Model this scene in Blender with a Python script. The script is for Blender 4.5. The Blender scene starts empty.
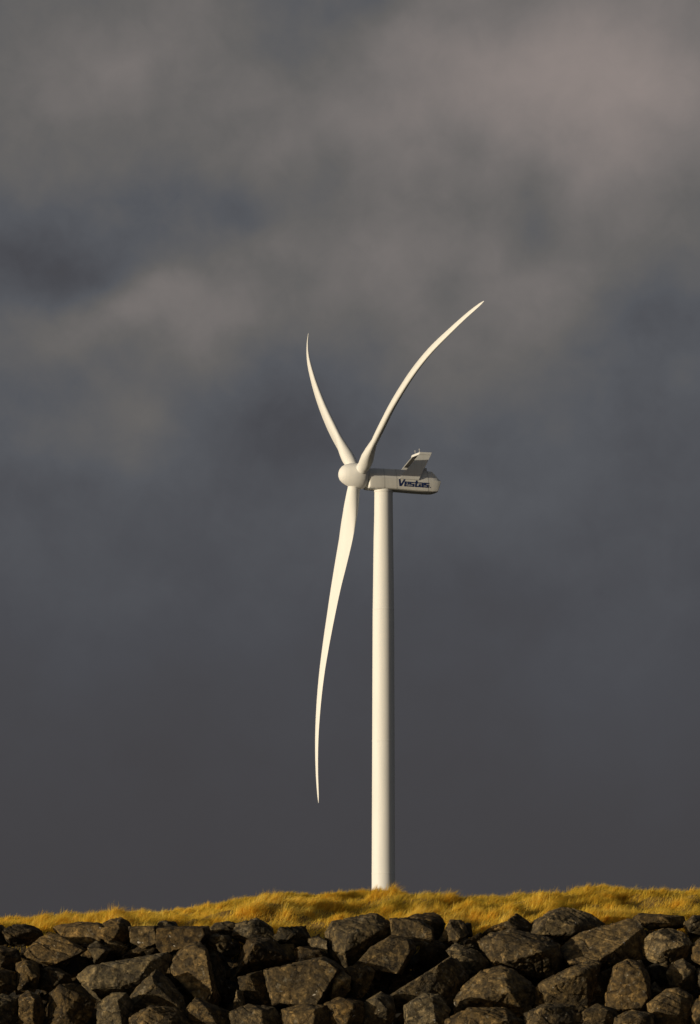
import bpy, bmesh, math, random
import numpy as np
from mathutils import Vector, Matrix, noise

scene = bpy.context.scene
COL = scene.collection
R = math.radians
F = 3846.0            # focal length in pixels of the 700 px wide frame
HZ = 1000.0           # picture row of the horizon
CZ = 1.7              # eye height above the beach


def at(px, py, Y):
    return Vector(((px - 350.0) / F * Y, Y, CZ + (HZ - py) / F * Y))


# ------------------------------------------------------------------ materials
def new_mat(name):
    m = bpy.data.materials.new(name)
    m.use_nodes = True
    nt = m.node_tree
    return m, nt, nt.nodes['Principled BSDF']


def nd(nt, typ, **kw):
    n = nt.nodes.new(typ)
    for k, v in kw.items():
        setattr(n, k, v)
    return n


def ramp(nt, src, stops, interp='LINEAR'):
    r = nd(nt, 'ShaderNodeValToRGB')
    r.color_ramp.interpolation = interp
    while len(r.color_ramp.elements) < len(stops):
        r.color_ramp.elements.new(0.5)
    for e, (p, c) in zip(r.color_ramp.elements, stops):
        e.position = p
        e.color = (*c, 1) if len(c) == 3 else c
    nt.links.new(src, r.inputs[0])
    return r.outputs[0]


def mixc(nt, fac, a, b, mode='MIX'):
    m = nd(nt, 'ShaderNodeMix', data_type='RGBA', blend_type=mode)
    for sock, v in ((m.inputs[0], fac), (m.inputs[6], a), (m.inputs[7], b)):
        if isinstance(v, (int, float)):
            sock.default_value = v
        elif isinstance(v, tuple):
            sock.default_value = (*v, 1) if len(v) == 3 else v
        else:
            nt.links.new(v, sock)
    return m.outputs[2]


def noise_tex(nt, vec, scale, detail=6, rough=0.6, dist=0.0):
    n = nd(nt, 'ShaderNodeTexNoise')
    n.inputs['Scale'].default_value = scale
    n.inputs['Detail'].default_value = detail
    n.inputs['Roughness'].default_value = rough
    n.inputs['Distortion'].default_value = dist
    if vec is not None:
        nt.links.new(vec, n.inputs['Vector'])
    return n.outputs[0]


def mathn(nt, op, a, b=None, c=None, clamp=False):
    m = nd(nt, 'ShaderNodeMath', operation=op)
    m.use_clamp = clamp
    for i, v in enumerate((a, b, c)):
        if v is None:
            continue
        if isinstance(v, (int, float)):
            m.inputs[i].default_value = v
        else:
            nt.links.new(v, m.inputs[i])
    return m.outputs[0]


def paint_mat(name, col, rough=0.35, streak=0.06):
    m, nt, b = new_mat(name)
    tc = nd(nt, 'ShaderNodeTexCoord')
    mp = nd(nt, 'ShaderNodeMapping')
    mp.inputs['Scale'].default_value = (1.2, 1.2, 0.12)
    nt.links.new(tc.outputs['Object'], mp.inputs['Vector'])
    n = noise_tex(nt, mp.outputs[0], 1.0, 8, 0.6)
    dark = tuple(c * (1 - streak * 2) for c in col)
    nt.links.new(ramp(nt, n, [(0.3, dark), (0.62, col)]), b.inputs['Base Color'])
    b.inputs['Roughness'].default_value = rough
    b.inputs['Specular IOR Level'].default_value = 0.25
    return m


M_WHITE = paint_mat('white_turbine_paint', (0.69, 0.69, 0.68), 0.6, 0.03)
M_BLADE = paint_mat('white_blade_gelcoat', (0.69, 0.69, 0.68), 0.6, 0.025)
M_GREY = paint_mat('light_grey_nacelle_paint', (0.68, 0.68, 0.66), 0.45, 0.06)
M_DARK = paint_mat('dark_radiator', (0.05, 0.048, 0.045), 0.6, 0.2)
M_NAVY = paint_mat('navy_lettering', (0.013, 0.026, 0.10), 0.5, 0.0)


def rock_material():
    m, nt, b = new_mat('basalt')
    tc = nd(nt, 'ShaderNodeTexCoord')
    oi = nd(nt, 'ShaderNodeObjectInfo')
    off = nd(nt, 'ShaderNodeVectorMath', operation='MULTIPLY_ADD')
    nt.links.new(oi.outputs['Random'], off.inputs[0])
    off.inputs[1].default_value = (37, 91, 53)
    nt.links.new(tc.outputs['Object'], off.inputs[2])
    v = off.outputs[0]
    big = noise_tex(nt, v, 1.7, 5, 0.6, 0.4)
    mid = noise_tex(nt, v, 7, 8, 0.68, 0.3)
    fine = noise_tex(nt, v, 26, 6, 0.7)
    base = ramp(nt, mid, [(0.33, (0.022, 0.017, 0.012)), (0.46, (0.058, 0.043, 0.021)),
                          (0.56, (0.115, 0.082, 0.036)), (0.68, (0.28, 0.195, 0.085))])
    base = mixc(nt, 1.0, base, ramp(nt, big, [(0.32, (0.62, 0.60, 0.60)), (0.66, (1.3, 1.2, 1.02))]), 'MULTIPLY')
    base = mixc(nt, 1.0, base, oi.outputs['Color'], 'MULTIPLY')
    # ochre lichen and pale flecks of guano
    lm = mathn(nt, 'MULTIPLY', ramp(nt, big, [(0.50, (0, 0, 0)), (0.66, (1, 1, 1))]),
               ramp(nt, fine, [(0.50, (0, 0, 0)), (0.60, (1, 1, 1))]))
    base = mixc(nt, mathn(nt, 'MULTIPLY', lm, 0.5), base, (0.19, 0.12, 0.035))
    sp = noise_tex(nt, v, 9.5, 3, 0.55, 0.6)
    base = mixc(nt, ramp(nt, sp, [(0.715, (0, 0, 0)), (0.735, (1, 1, 1))]), base, (0.42, 0.39, 0.34))
    lp = ramp(nt, noise_tex(nt, v, 4.2, 8, 0.72, 0.2), [(0.585, (0, 0, 0)), (0.63, (1, 1, 1))])
    base = mixc(nt, mathn(nt, 'MULTIPLY', lp, 0.55), base, (0.21, 0.18, 0.125))
    # dark cracks
    vo = nd(nt, 'ShaderNodeTexVoronoi', feature='DISTANCE_TO_EDGE')
    vo.inputs['Scale'].default_value = 0.9
    wv = nd(nt, 'ShaderNodeVectorMath', operation='MULTIPLY_ADD')
    nt.links.new(mid, wv.inputs[0])
    wv.inputs[1].default_value = (0.5, 0.5, 0.5)
    nt.links.new(v, wv.inputs[2])
    nt.links.new(wv.outputs[0], vo.inputs['Vector'])
    crack = ramp(nt, vo.outputs['Distance'], [(0.0, (0, 0, 0)), (0.022, (1, 1, 1))])
    base = mixc(nt, 1.0, base, mixc(nt, crack, (0.45, 0.43, 0.42), (1, 1, 1)), 'MULTIPLY')
    nt.links.new(base, b.inputs['Base Color'])
    b.inputs['Roughness'].default_value = 0.8
    b.inputs['Specular IOR Level'].default_value = 0.25
    h = mathn(nt, 'ADD', mathn(nt, 'MULTIPLY', mid, 0.7), mathn(nt, 'MULTIPLY', fine, 0.6))
    h = mathn(nt, 'ADD', h, mathn(nt, 'MULTIPLY', crack, 0.25))
    bp = nd(nt, 'ShaderNodeBump')
    bp.inputs['Strength'].default_value = 1.0
    bp.inputs['Distance'].default_value = 0.06
    nt.links.new(h, bp.inputs['Height'])
    nt.links.new(bp.outputs[0], b.inputs['Normal'])
    return m


M_ROCK = rock_material()


def grass_material():
    m, nt, b = new_mat('dry_marram_grass')
    at_ = nd(nt, 'ShaderNodeAttribute', attribute_name='tint')
    nt.links.new(at_.outputs['Color'], b.inputs['Base Color'])
    b.inputs['Roughness'].default_value = 0.55
    b.inputs['Specular IOR Level'].default_value = 0.3
    tr = nd(nt, 'ShaderNodeBsdfTranslucent')
    nt.links.new(at_.outputs['Color'], tr.inputs['Color'])
    mx = nd(nt, 'ShaderNodeMixShader')
    mx.inputs[0].default_value = 0.55
    nt.links.new(b.outputs[0], mx.inputs[1])
    nt.links.new(tr.outputs[0], mx.inputs[2])
    nt.links.new(mx.outputs[0], nt.nodes['Material Output'].inputs['Surface'])
    return m


M_GRASS = grass_material()


def ground_material():
    m, nt, b = new_mat('beach_and_dune_ground')
    g = nd(nt, 'ShaderNodeNewGeometry')
    sx = nd(nt, 'ShaderNodeSeparateXYZ')
    nt.links.new(g.outputs['Position'], sx.inputs[0])
    n1 = noise_tex(nt, g.outputs['Position'], 0.8, 8, 0.65)
    n2 = noise_tex(nt, g.outputs['Position'], 12, 6, 0.7)
    y = mathn(nt, 'ADD', sx.outputs[1], mathn(nt, 'MULTIPLY', n1, 1.0))
    sand = ramp(nt, n2, [(0.3, (0.23, 0.165, 0.08)), (0.7, (0.33, 0.27, 0.18))])
    soil = ramp(nt, n2, [(0.3, (0.010, 0.008, 0.006)), (0.7, (0.028, 0.022, 0.014))])  # near-black soil paints the shade in the gaps between boulders
    turf = ramp(nt, n2, [(0.3, (0.15, 0.09, 0.018)), (0.7, (0.36, 0.23, 0.045))])
    f1 = ramp(nt, mathn(nt, 'MULTIPLY_ADD', y, 0.5, -42.2, True), [(0, (0, 0, 0)), (1, (1, 1, 1))])
    f2 = ramp(nt, mathn(nt, 'MULTIPLY_ADD', y, 1.0, -91.9, True), [(0, (0, 0, 0)), (1, (1, 1, 1))])
    c = mixc(nt, f1, sand, soil)
    c = mixc(nt, f2, c, turf)
    f3 = ramp(nt, mathn(nt, 'MULTIPLY_ADD', y, 0.02, -2.3, True), [(0, (0, 0, 0)), (1, (1, 1, 1))])
    c = mixc(nt, f3, c, (0.05, 0.048, 0.032))
    nt.links.new(c, b.inputs['Base Color'])
    b.inputs['Roughness'].default_value = 0.9
    bp = nd(nt, 'ShaderNodeBump')
    bp.inputs['Distance'].default_value = 0.08
    nt.links.new(n2, bp.inputs['Height'])
    nt.links.new(bp.outputs[0], b.inputs['Normal'])
    return m


M_GROUND = ground_material()


# ------------------------------------------------------------------ helpers
def link(name, me, mat, parent=None):
    o = bpy.data.objects.new(name, me)
    COL.objects.link(o)
    if mat:
        me.materials.append(mat)
    if parent:
        o.parent = parent
    return o


def from_bm(name, bm, mat, parent=None, smooth=None):
    bmesh.ops.recalc_face_normals(bm, faces=bm.faces)
    me = bpy.data.meshes.new(name)
    bm.to_mesh(me)
    bm.free()
    if smooth is not None:
        me.polygons.foreach_set('use_smooth', [True] * len(me.polygons))
        me.set_sharp_from_angle(angle=R(smooth))
    return link(name, me, mat, parent)


def tag(o, label=None, cat=None, group=None, kind=None):
    for k, v in (('label', label), ('category', cat), ('group', group), ('kind', kind)):
        if v:
            o[k] = v
    return o


def loft(bm, rings, cap=True):
    vs = [[bm.verts.new(p) for p in r] for r in rings]
    for a, b in zip(vs, vs[1:]):
        n = len(a)
        for i in range(n):
            bm.faces.new((a[i], a[(i + 1) % n], b[(i + 1) % n], b[i]))
    if cap:
        bm.faces.new(vs[0][::-1])
        bm.faces.new(vs[-1])
    return vs


def tube(bm, p0, p1, r0, r1=None, n=10):
    p0, p1 = Vector(p0), Vector(p1)
    d = (p1 - p0).normalized()
    x = d.orthogonal().normalized()
    y = d.cross(x)
    r1 = r0 if r1 is None else r1
    loft(bm, [[p + (x * math.cos(t) + y * math.sin(t)) * r for t in [2 * math.pi * i / n for i in range(n)]]
              for p, r in ((p0, r0), (p1, r1))])


def prism(bm, pts, off):
    """extrude a planar polygon by the vector off"""
    off = Vector(off)
    loft(bm, [[Vector(p) for p in pts], [Vector(p) + off for p in pts]])


def box(bm, lo, hi):
    (x0, y0, z0), (x1, y1, z1) = lo, hi
    prism(bm, [(x0, y0, z0), (x1, y0, z0), (x1, y1, z0), (x0, y1, z0)], (0, 0, z1 - z0))


# ------------------------------------------------------------------ terrain
rng = np.random.default_rng(11)
_P = rng.random((256, 256))


def vnoise(x, y):
    xi = np.floor(x).astype(int)
    yi = np.floor(y).astype(int)
    fx = x - xi
    fy = y - yi
    fx = fx * fx * (3 - 2 * fx)
    fy = fy * fy * (3 - 2 * fy)
    a = _P[xi & 255, yi & 255]
    b = _P[(xi + 1) & 255, yi & 255]
    c = _P[xi & 255, (yi + 1) & 255]
    d = _P[(xi + 1) & 255, (yi + 1) & 255]
    return (a * (1 - fx) + b * fx) * (1 - fy) + (c * (1 - fx) + d * fx) * fy - 0.5


YC = 104.0
CREST = [(-400, 918), (0, 916), (25, 915.5), (60, 914), (100, 911), (150, 908), (200, 902.5), (235, 896), (255, 893), (275, 891),
         (330, 889.5), (390, 889.5), (430, 891.5), (470, 892.5), (530, 892), (560, 888), (585, 883.5), (605, 882), (630, 886),
         (650, 888.5), (675, 886.5), (700, 886), (1100, 890)]
CX = np.array([(p[0] - 350) / F * YC for p in CREST])
CZZ = np.array([CZ + (HZ - p[1]) / F * YC for p in CREST]) - 0.17


def sstep(t):
    t = np.clip(t, 0, 1)
    return t * t * (3 - 2 * t)


def ground_z(x, y):
    x = np.asarray(x, float)
    y = np.asarray(y, float)
    slope = np.clip(CZ + (y - 88.9) * 0.62, 0.0, None)
    zc = np.interp(x * YC / np.maximum(y, 60), CX, CZZ)
    zb = 3.36 + (zc - 4.2) * 0.25
    up = zb + (zc - zb) * np.sin(np.clip((y - 91.5) / (YC - 91.5), 0, 1) * math.pi / 2) ** 1.15
    down = zc - (zc - 1.0) * sstep((y - YC) / 45.0)
    dune = np.where(y < YC, up, down)
    z = np.minimum(slope, dune)
    w = sstep((y - 90.5) / 1.5) * (1 - sstep((y - 150) / 40))
    z = z + w * (0.28 * vnoise(x * 0.50 + 3, y * 0.40 + 7) + 0.38 * vnoise(x * 1.05 + 31, y * 0.55 + 5)) * (1 - 0.86 * sstep((y - YC + 6) / 4)) - 0.06 * w + w * 0.20 * (1 - 0.6 * sstep((y - YC + 5) / 4)) * vnoise(x * 2.6 + 5, y * 1.6 + 21)
    z = z + (1 - w) * 0.05 * vnoise(x * 0.9, y * 0.9) * (y < 95)
    return z


def build_ground():
    xs = np.unique(np.concatenate([np.linspace(-22, 22, 265), np.array([-3000, -1500, -700, -350, -180, -100, -60, -40, -30, -26,
                                                                       26, 30, 40, 60, 100, 180, 350, 700, 1500, 3000.0])]))
    ys = np.unique(np.concatenate([np.linspace(82, 112, 181), np.linspace(112, 160, 33),
                                   np.array([-400, -100, -40, -10, 0, 10, 25, 40, 55, 68, 76, 80,
                                             180, 220, 300, 450, 700, 1000, 1500, 2200, 3200, 4500.0])]))
    X, Y = np.meshgrid(xs, ys)
    Z = ground_z(X, Y)
    co = np.stack([X, Y, Z], -1).reshape(-1, 3)
    nx, ny = len(xs), len(ys)
    i = np.arange(nx * ny).reshape(ny, nx)
    q = np.stack([i[:-1, :-1], i[:-1, 1:], i[1:, 1:], i[1:, :-1]], -1).reshape(-1, 4)
    me = bpy.data.meshes.new('ground')
    me.from_pydata(co.tolist(), [], q.tolist())
    me.polygons.foreach_set('use_smooth', [True] * len(me.polygons))
    o = link('ground', me, M_GROUND)
    tag(o, 'sandy beach rising through soil darkened as gap shade to a low grassy dune and plain', kind='structure')


build_ground()


# ------------------------------------------------------------------ dune grass (nobody could count it)
def build_grass(name, n, x0, x1, y0, y1, label):
    g = np.random.default_rng(5)
    x = g.uniform(x0, x1, n)
    y = y0 + (y1 - y0) * g.random(n)
    # tussocks: draw part of the blades towards clump centres
    nc = int((x1 - x0) * (y1 - y0) * 1.5)
    cx = g.uniform(x0, x1, nc)
    cy = g.uniform(y0, y1, nc)
    k = g.integers(0, nc, n)
    isc = g.random(n) < 0.68
    rad = np.abs(g.normal(0, 0.24, n))
    th = g.uniform(0, 2 * np.pi, n)
    x = np.where(isc, cx[k] + rad * np.cos(th), x)
    y = np.where(isc, cy[k] + rad * np.sin(th), y)
    csize = g.uniform(0.85, 1.15, nc)
    ctone = g.normal(0, 0.9, nc)
    cang = g.normal(0, 0.45, nc)
    z = ground_z(x, y) - 0.01
    fld = vnoise(x * 0.35 + 11, y * 0.30 + 3)
    fld2 = vnoise(x * 1.3 + 2, y * 0.8 + 17)
    L = g.uniform(0.24, 0.46, n) * np.where(isc, csize[k] * np.clip(1.35 - 1.1 * rad, .45, 1.35), 0.62) * (1.0 + 0.5 * fld2) * np.where(y > YC - 5, 0.66, 1.0)
    # wind from the turbine's side bends everything over to the east
    ang = 1.6 * fld + np.where(isc, cang[k], 0) + g.normal(0, 0.35, n)
    lx, ly = np.cos(ang), np.sin(ang)
    lean = np.clip(g.normal(0.62, 0.26, n), 0.05, 1.3)
    wang = g.uniform(0, np.pi, n)
    wx, wy = np.cos(wang), np.sin(wang)
    W = g.uniform(0.0055, 0.012, n)
    ss = (0.0, 0.38, 0.72, 1.0)
    ww = (1.0, 0.9, 0.55, 0.0)
    pts = []
    for s, wd in zip(ss, ww):
        hx = L * lean * (0.35 * s + 0.65 * s * s)
        zz = L * (0.85 * s - (0.10 + 0.42 * lean) * s * s)
        c = np.stack([x + lx * hx, y + ly * hx, z + zz], -1)
        off = np.stack([wx * W * wd * 0.5, wy * W * wd * 0.5, 0 * x], -1)
        if wd > 0:
            pts += [c - off, c + off]
        else:
            pts.append(c)
    V = np.stack(pts, 1).reshape(-1, 3)
    nb = 7
    base = np.arange(n)[:, None] * nb
    quads = np.concatenate([base + np.array([0, 1, 3, 2]), base + np.array([2, 3, 5, 4])], 1).reshape(-1, 4)
    tris = (base + np.array([4, 5, 6])).reshape(-1, 3)
    me = bpy.data.meshes.new(name)
    me.vertices.add(len(V))
    me.vertices.foreach_set('co', V.ravel().astype(np.float32))
    nl = quads.size + tris.size
    me.loops.add(nl)
    me.loops.foreach_set('vertex_index', np.concatenate([quads.ravel(), tris.ravel()]).astype(np.int32))
    npoly = len(quads) + len(tris)
    me.polygons.add(npoly)
    ls = np.concatenate([np.arange(len(quads)) * 4, quads.size + np.arange(len(tris)) * 3])
    me.polygons.foreach_set('loop_start', ls.astype(np.int32))
    me.update(calc_edges=True)
    # straw, olive and brown blades; the tone belongs to the tussock
    straw = np.array([0.83, 0.545, 0.060])
    pale = np.array([0.84, 0.62, 0.130])
    olive = np.array([0.30, 0.26, 0.026])
    brown = np.array([0.25, 0.14, 0.022])
    t = 0.5 * np.where(isc, ctone[k], 0.0) + 2.6 * vnoise(x * 0.6 + 41, y * 0.35 + 9) + g.normal(0, 0.5, n)
    col = np.repeat(straw[None], n, 0)
    a = np.clip(t - 0.5, 0, 1)[:, None]
    col = col * (1 - a) + pale * a
    a = np.clip((-t - 0.45) * 0.8, 0, 0.75)[:, None]
    col = col * (1 - a) + olive * a
    a = ((g.random(n) < 0.07) * g.uniform(0.3, 0.8, n))[:, None]
    col = col * (1 - a) + brown * a
    col = np.clip(col * g.uniform(0.85, 1.3, n)[:, None], 0, .92)
    rgba = np.ones((n, nb, 4), np.float32)
    rgba[:, :, :3] = col[:, None, :]
    ca = me.color_attributes.new('tint', 'FLOAT_COLOR', 'POINT')
    ca.data.foreach_set('color', rgba.ravel())
    o = link(name, me, M_GRASS)
    tag(o, label, kind='stuff')
    return o


build_grass('grass', 400000, -13.5, 13.5, 90.6, 107.5, 'golden windswept grass covering the dune above the boulders')

# ------------------------------------------------------------------ boulders
# outline in picture coordinates; each boulder gets its own distance, size and depth.
# key: d = half depth (m), fs = scale of the front face, sh = shift of the front face (half sizes),
#      dy = metres nearer (-) / farther (+), c = tint, darkened for shaded boulders and raised for sunlit ones, n = roughness, ridge = extra corners (px, py, metres towards the sea)
ROCKS = [
 # ---- top row
 dict(o=[(4,931),(14,925),(25,924.5),(34,926.5),(41.5,931),(43.5,937),(31,945),(12,947),(3,941)], sh=(-.35,-.2), c=.62,
      l='round dark boulder in the top row next to the diamond shaped slab'),
 dict(o=[(53,927),(62,924.5),(80,922),(98,922.5),(106,925),(106,937),(92,943),(75,945),(60,938)], sh=(.1,.2), c=1.45, dy=.25,
      plane=(0.5, 0.08, -0.02), fs=0.85, cuts=0, l='long pale rough boulder lying in the top row above the diamond shaped slab'),
 dict(o=[(99,930),(104,922.5),(112,919),(121,918),(128,921.5),(132,928),(131,942),(118,946),(102,942)], sh=(-.3,.15), c=1.05, d=.6,
      l='dome topped boulder rising at the end of the long pale boulder'),
 dict(o=[(130,926),(140,925),(158,926),(161,944),(146,950),(132,943)], sh=(-.1,0), c=.95,
      plane=(0.5, 0.05, 0), fs=0.88, cuts=0, l='upright flat faced block in the top row beside the dome topped boulder'),
 dict(o=[(157,925),(159,921),(166,920),(175,922),(179,927),(176,931),(158,931)], sh=(0,0), c=.6, d=.35, dy=.5,
      l='small dark cap of rock poking out of the grass behind the flat faced blocks'),
 dict(o=[(158,927),(172,926),(190,926),(208,926.5),(211,934),(206,941),(192,948),(175,953),(165,956),(157,947)], sh=(-.1,.05), c=.75, d=.6,
      plane=(0.5, 0.06, 0.0), fs=0.86, cuts=0, l='wide dark block with a flat level top edge in the top row'),
 dict(o=[(206,931),(215,923.5),(228,921),(241,925),(243,934),(236,939),(212,938)], sh=(-.1,-.3), c=.8, d=.4, dy=.55,
      l='low mossy mound of rock half sunk in the grass behind the twin peaked boulder'),
 dict(o=[(204,940),(215,934),(229,936),(235,947),(222,952),(207,947)], sh=(-.2,-.3), c=1.1, d=.4, dy=.1,
      l='small crumbly rock lodged above the black gap beside the big bright sloping boulder'),
 dict(o=[(232,938),(236,924),(248,920.5),(256,918.5),(262,921),(272,928),(275,939),(262,944),(246,944)], sh=(-.3,-.1), c=1.15, ridge=[(257,921,.35)],
      l='twin peaked boulder in the top row with a rough mossy front'),
 dict(o=[(274,940),(279,932),(285,926.5),(294,925.5),(305,926),(310,938),(307,949),(294,950),(278,944)], sh=(-.4,-.3), c=.36,
      l='almost black lumpy boulder standing against the golden grass'),
 dict(o=[(306,938),(318,936),(327.5,940),(328,956),(315,956),(308,951)], sh=(.15,0), c=1.0, d=.45, dy=.2,
      plane=(0.42, 0.12, 0), fs=0.8, cuts=0, l='small squarish block wedged between the black lumpy boulder and the large cracked one'),
 dict(o=[(326,933),(333,922),(348,917.5),(366,916),(375,913.5),(386,920),(391,926),(389,938),(375,943),(361,952),(349,969),(337,965),(326,957)],
      sh=(-.15,.05), fs=.6, c=.95, d=.75, nofront=1, cuts=0, ridge=[(336, 934, 0.5), (352, 934, 0.8), (378, 932, 0.55), (346, 952, 0.8), (336, 955, 0.5)], l='large wedge boulder with a mossy upper face just under the turbine tower'),
 dict(o=[(405,919),(418,913.5),(434,913),(441,916),(445,924),(443,932),(435,943),(428,938),(412,928)], sh=(-.3,.1), c=.75, dy=.15,
      l='capstone with a dark top lying behind the large brown slanted slab'),
 dict(o=[(390.5,919),(407,918),(420,921),(433,928.5),(435,942),(421,944),(411,948),(392,948)], sh=(-.05,.05), c=.92, dy=-.15,
      plane=(0.5, 0.0, 0.05), fs=0.9, cuts=0, l='flat fronted brown block joined to the top of the slanted slab'),
 dict(o=[(436,944),(445,931),(450,920),(464,921),(469,934),(462,940),(450,948)], sh=(-.1,0), fs=.75, c=1.05, d=.5,
      l='tilted brown block in the top row just past the capstone'),
 dict(o=[(464,925),(467,922.5),(471,923),(473,936),(466,938)], sh=(-.3,0), c=.5, d=.3, dy=.25,
      l='thin dark knob of rock tucked against the tilted brown block'),
 dict(o=[(478,936),(490,930),(506,922),(513,919),(516,930),(500,937),(484,940)], sh=(0,-.4), c=.95, d=.4, dy=.4,
      l='low sloping rock behind the big rounded boulder running up to a dark spike'),
 dict(o=[(505,927),(510,919),(517,913),(521,918),(526,926),(533,925),(535,936),(512,936)], sh=(-.75,0), fs=.35, c=.4, d=.5, dy=.2,
      l='black pointed spike of rock standing up against the grass'),
 dict(o=[(530,928),(535,921),(546,918.5),(550,911.5),(561,907.5),(574,909),(591,915),(607,926),(596,931),(581,935),(563,944),(546,939),(533,935)],
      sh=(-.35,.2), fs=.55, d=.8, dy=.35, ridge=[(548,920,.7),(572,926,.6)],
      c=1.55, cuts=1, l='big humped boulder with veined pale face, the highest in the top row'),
 dict(o=[(632,920),(639,913),(654,912.5),(671,914.5),(683,916),(686,926),(672,930),(650,930)], sh=(-.2,.2), fs=.65, c=.8, dy=.35,
      l='flat topped dark block in the top row above the pale pitted boulder'),
 dict(o=[(684,922),(694,915),(708,917),(716,926),(708,936),(688,936)], sh=(-.3,-.1), c=.9, dy=.2,
      l='rounded brown boulder that ends the top row beside the flat topped dark block'),
 dict(o=[(-16,934),(-8,926),(2,925),(8,931),(6,944),(-10,948)], sh=(-.2,-.1), c=.8,
      l='brown boulder that starts the top row beside the round dark one'),
 # ---- second row
 dict(o=[(22,957),(26,951),(33,944),(41,937),(57,934.5),(86,950),(75,957.5),(54,967),(34,960)], sh=(.0,-.25), fs=.62, d=.6, dy=-.1,
      tilt=1,
      nofront=1, ridge=[(54, 965, 0.62), (28, 954, 0.52), (84, 951, 0.38), (34, 958, 0.58), (75, 956, 0.5)], cuts=0, c=1.35, l='diamond shaped slab with white specks on its broad sloping face'),
 dict(o=[(87,947),(97,941),(111,950),(106,958),(96,967),(92,958)], sh=(-.15,0), fs=.7, c=1.1, d=.45,
      l='small angular lit rock hanging over the black hollow beside the diamond slab'),
 dict(o=[(104,946),(112,940),(121,942),(129,948),(125,955),(108,957)], sh=(-.4,-.3), c=.95, d=.35, dy=.25,
      l='little nugget with a pale patch sitting deep in the shaded gap'),
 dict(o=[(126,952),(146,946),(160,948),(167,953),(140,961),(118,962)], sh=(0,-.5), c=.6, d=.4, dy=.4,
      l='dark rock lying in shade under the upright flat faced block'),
 dict(o=[(170,968),(174,957),(188,944.5),(199,942.5),(207,950),(208,966),(214,980),(221,995),(216,1007),(200,1002),(187,986),(172,974)],
      d=.65, plane=(0.58, 0.16, 0.1), fs=0.8, c=1.5, cuts=0, sh=(-0.12, 0.0), ridge=[(206, 952, 0.62)], l='big bright boulder with a smooth sloping front face'),
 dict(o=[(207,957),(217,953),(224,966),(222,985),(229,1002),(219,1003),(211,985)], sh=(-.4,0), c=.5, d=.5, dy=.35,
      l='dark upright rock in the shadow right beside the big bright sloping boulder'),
 dict(o=[(235,978),(239,962),(243,950),(247,940.5),(258,938),(273,939),(283,950),(294,959.5),(279,966),(262,969),(249,973)],
      sh=(-.05,-.35), fs=.4, c=.72, d=.7, dy=-.1, ridge=[(256,946,.75),(246,962,.7)],
      l='dark ridged boulder like a sloping roof under the twin peaked one'),
 dict(o=[(278,945),(294,944),(297,962),(284,957)], sh=(.1,0), fs=.75, c=1.25, d=.3, dy=.2,
      l='small lit triangular rock face beneath the almost black lumpy boulder'),
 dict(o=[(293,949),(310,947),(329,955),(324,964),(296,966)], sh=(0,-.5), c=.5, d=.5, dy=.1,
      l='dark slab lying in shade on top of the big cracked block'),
 dict(o=[(355,965),(373,946),(391,936),(412,939),(415,949),(409,961),(401,974),(393,972),(376,971)], sh=(-.1,.08), c=.88, d=.6, plane=(0.5, 0.0, 0.12), fs=0.9, cuts=0, dy=-0.25, l='large brown slanted slab with a flat smooth front under the capstone'),
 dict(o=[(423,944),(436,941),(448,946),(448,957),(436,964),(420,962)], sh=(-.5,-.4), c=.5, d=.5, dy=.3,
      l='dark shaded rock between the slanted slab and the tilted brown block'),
 dict(o=[(446,951),(456,943.5),(463,951),(477,951.5),(487,960),(490,969),(470,981),(460,966)], sh=(-.15,.05), fs=.62, c=1.2, d=.5,
      l='pitted brown boulder with a notched top leaning on the big rounded boulder'),
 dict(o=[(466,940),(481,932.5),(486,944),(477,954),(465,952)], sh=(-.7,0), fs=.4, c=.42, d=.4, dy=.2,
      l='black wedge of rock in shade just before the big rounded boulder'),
 dict(o=[(479,942),(492,933.5),(512,929.5),(528,932),(548,938),(558,945),(561,958),(557,972),(549,978),(533,977),(510,971),(493,968),(485,954)],
      sh=(-.12,-.1), fs=.55, c=.92, d=.85, dy=-.15, ridge=[(500,940,.6),(540,952,.85),(505,962,.85)],
      l='big rounded boulder with a knobbly dark face in the middle row'),
 dict(o=[(559,950),(570,940),(581,933),(600,927.5),(627,919.5),(637,921),(642,928),(646,940),(645,957),(620,965),(596,967),(568,966),(561,959)],
      sh=(-.15,-.1), fs=.5, d=.85, nofront=1, cuts=0, c=1.25, ridge=[(640, 928, 0.22), (610, 951, 0.8), (595, 960, 0.92), (570, 963, 0.86), (562, 953, 0.5), (625, 966, 0.3)], l='largest tilted slab with a smooth lit top plane and a black underside'),
 dict(o=[(641,950),(645,940),(651,933.5),(664,928.5),(676,929.5),(685,934),(691,945),(685,958),(668,967),(655,963),(644,958)], sh=(-.1,-.3), fs=.5,
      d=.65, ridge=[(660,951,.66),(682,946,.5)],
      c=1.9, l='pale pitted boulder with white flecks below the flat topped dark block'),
 dict(o=[(691,946),(702,937),(718,942),(720,958),(706,968),(692,960)], sh=(-.2,0), c=.95,
      l='brown boulder beside the pale pitted one where the wall leaves the view'),
 dict(o=[(-14,950),(2,946),(18,950),(22,962),(8,972),(-12,968)], sh=(-.2,-.1), c=.85, dy=-.05,
      l='plain brown boulder under the round dark one at the start of the wall'),
 # ---- third row
 dict(o=[(16,964),(26,960),(38,963),(40,976),(35,992),(16,994)], sh=(.0,0), fs=.7, c=1.0, d=.5, dy=-.1,
      l='rough upright brown rock directly below the tip of the diamond slab'),
 dict(o=[(38,970),(48,966),(60,969),(71,976),(71,988),(55,993),(40,989)], sh=(0,-.2), c=.6, d=.45, dy=.25,
      l='dark knobbly rock in the shade of the diamond slab'),
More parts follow.
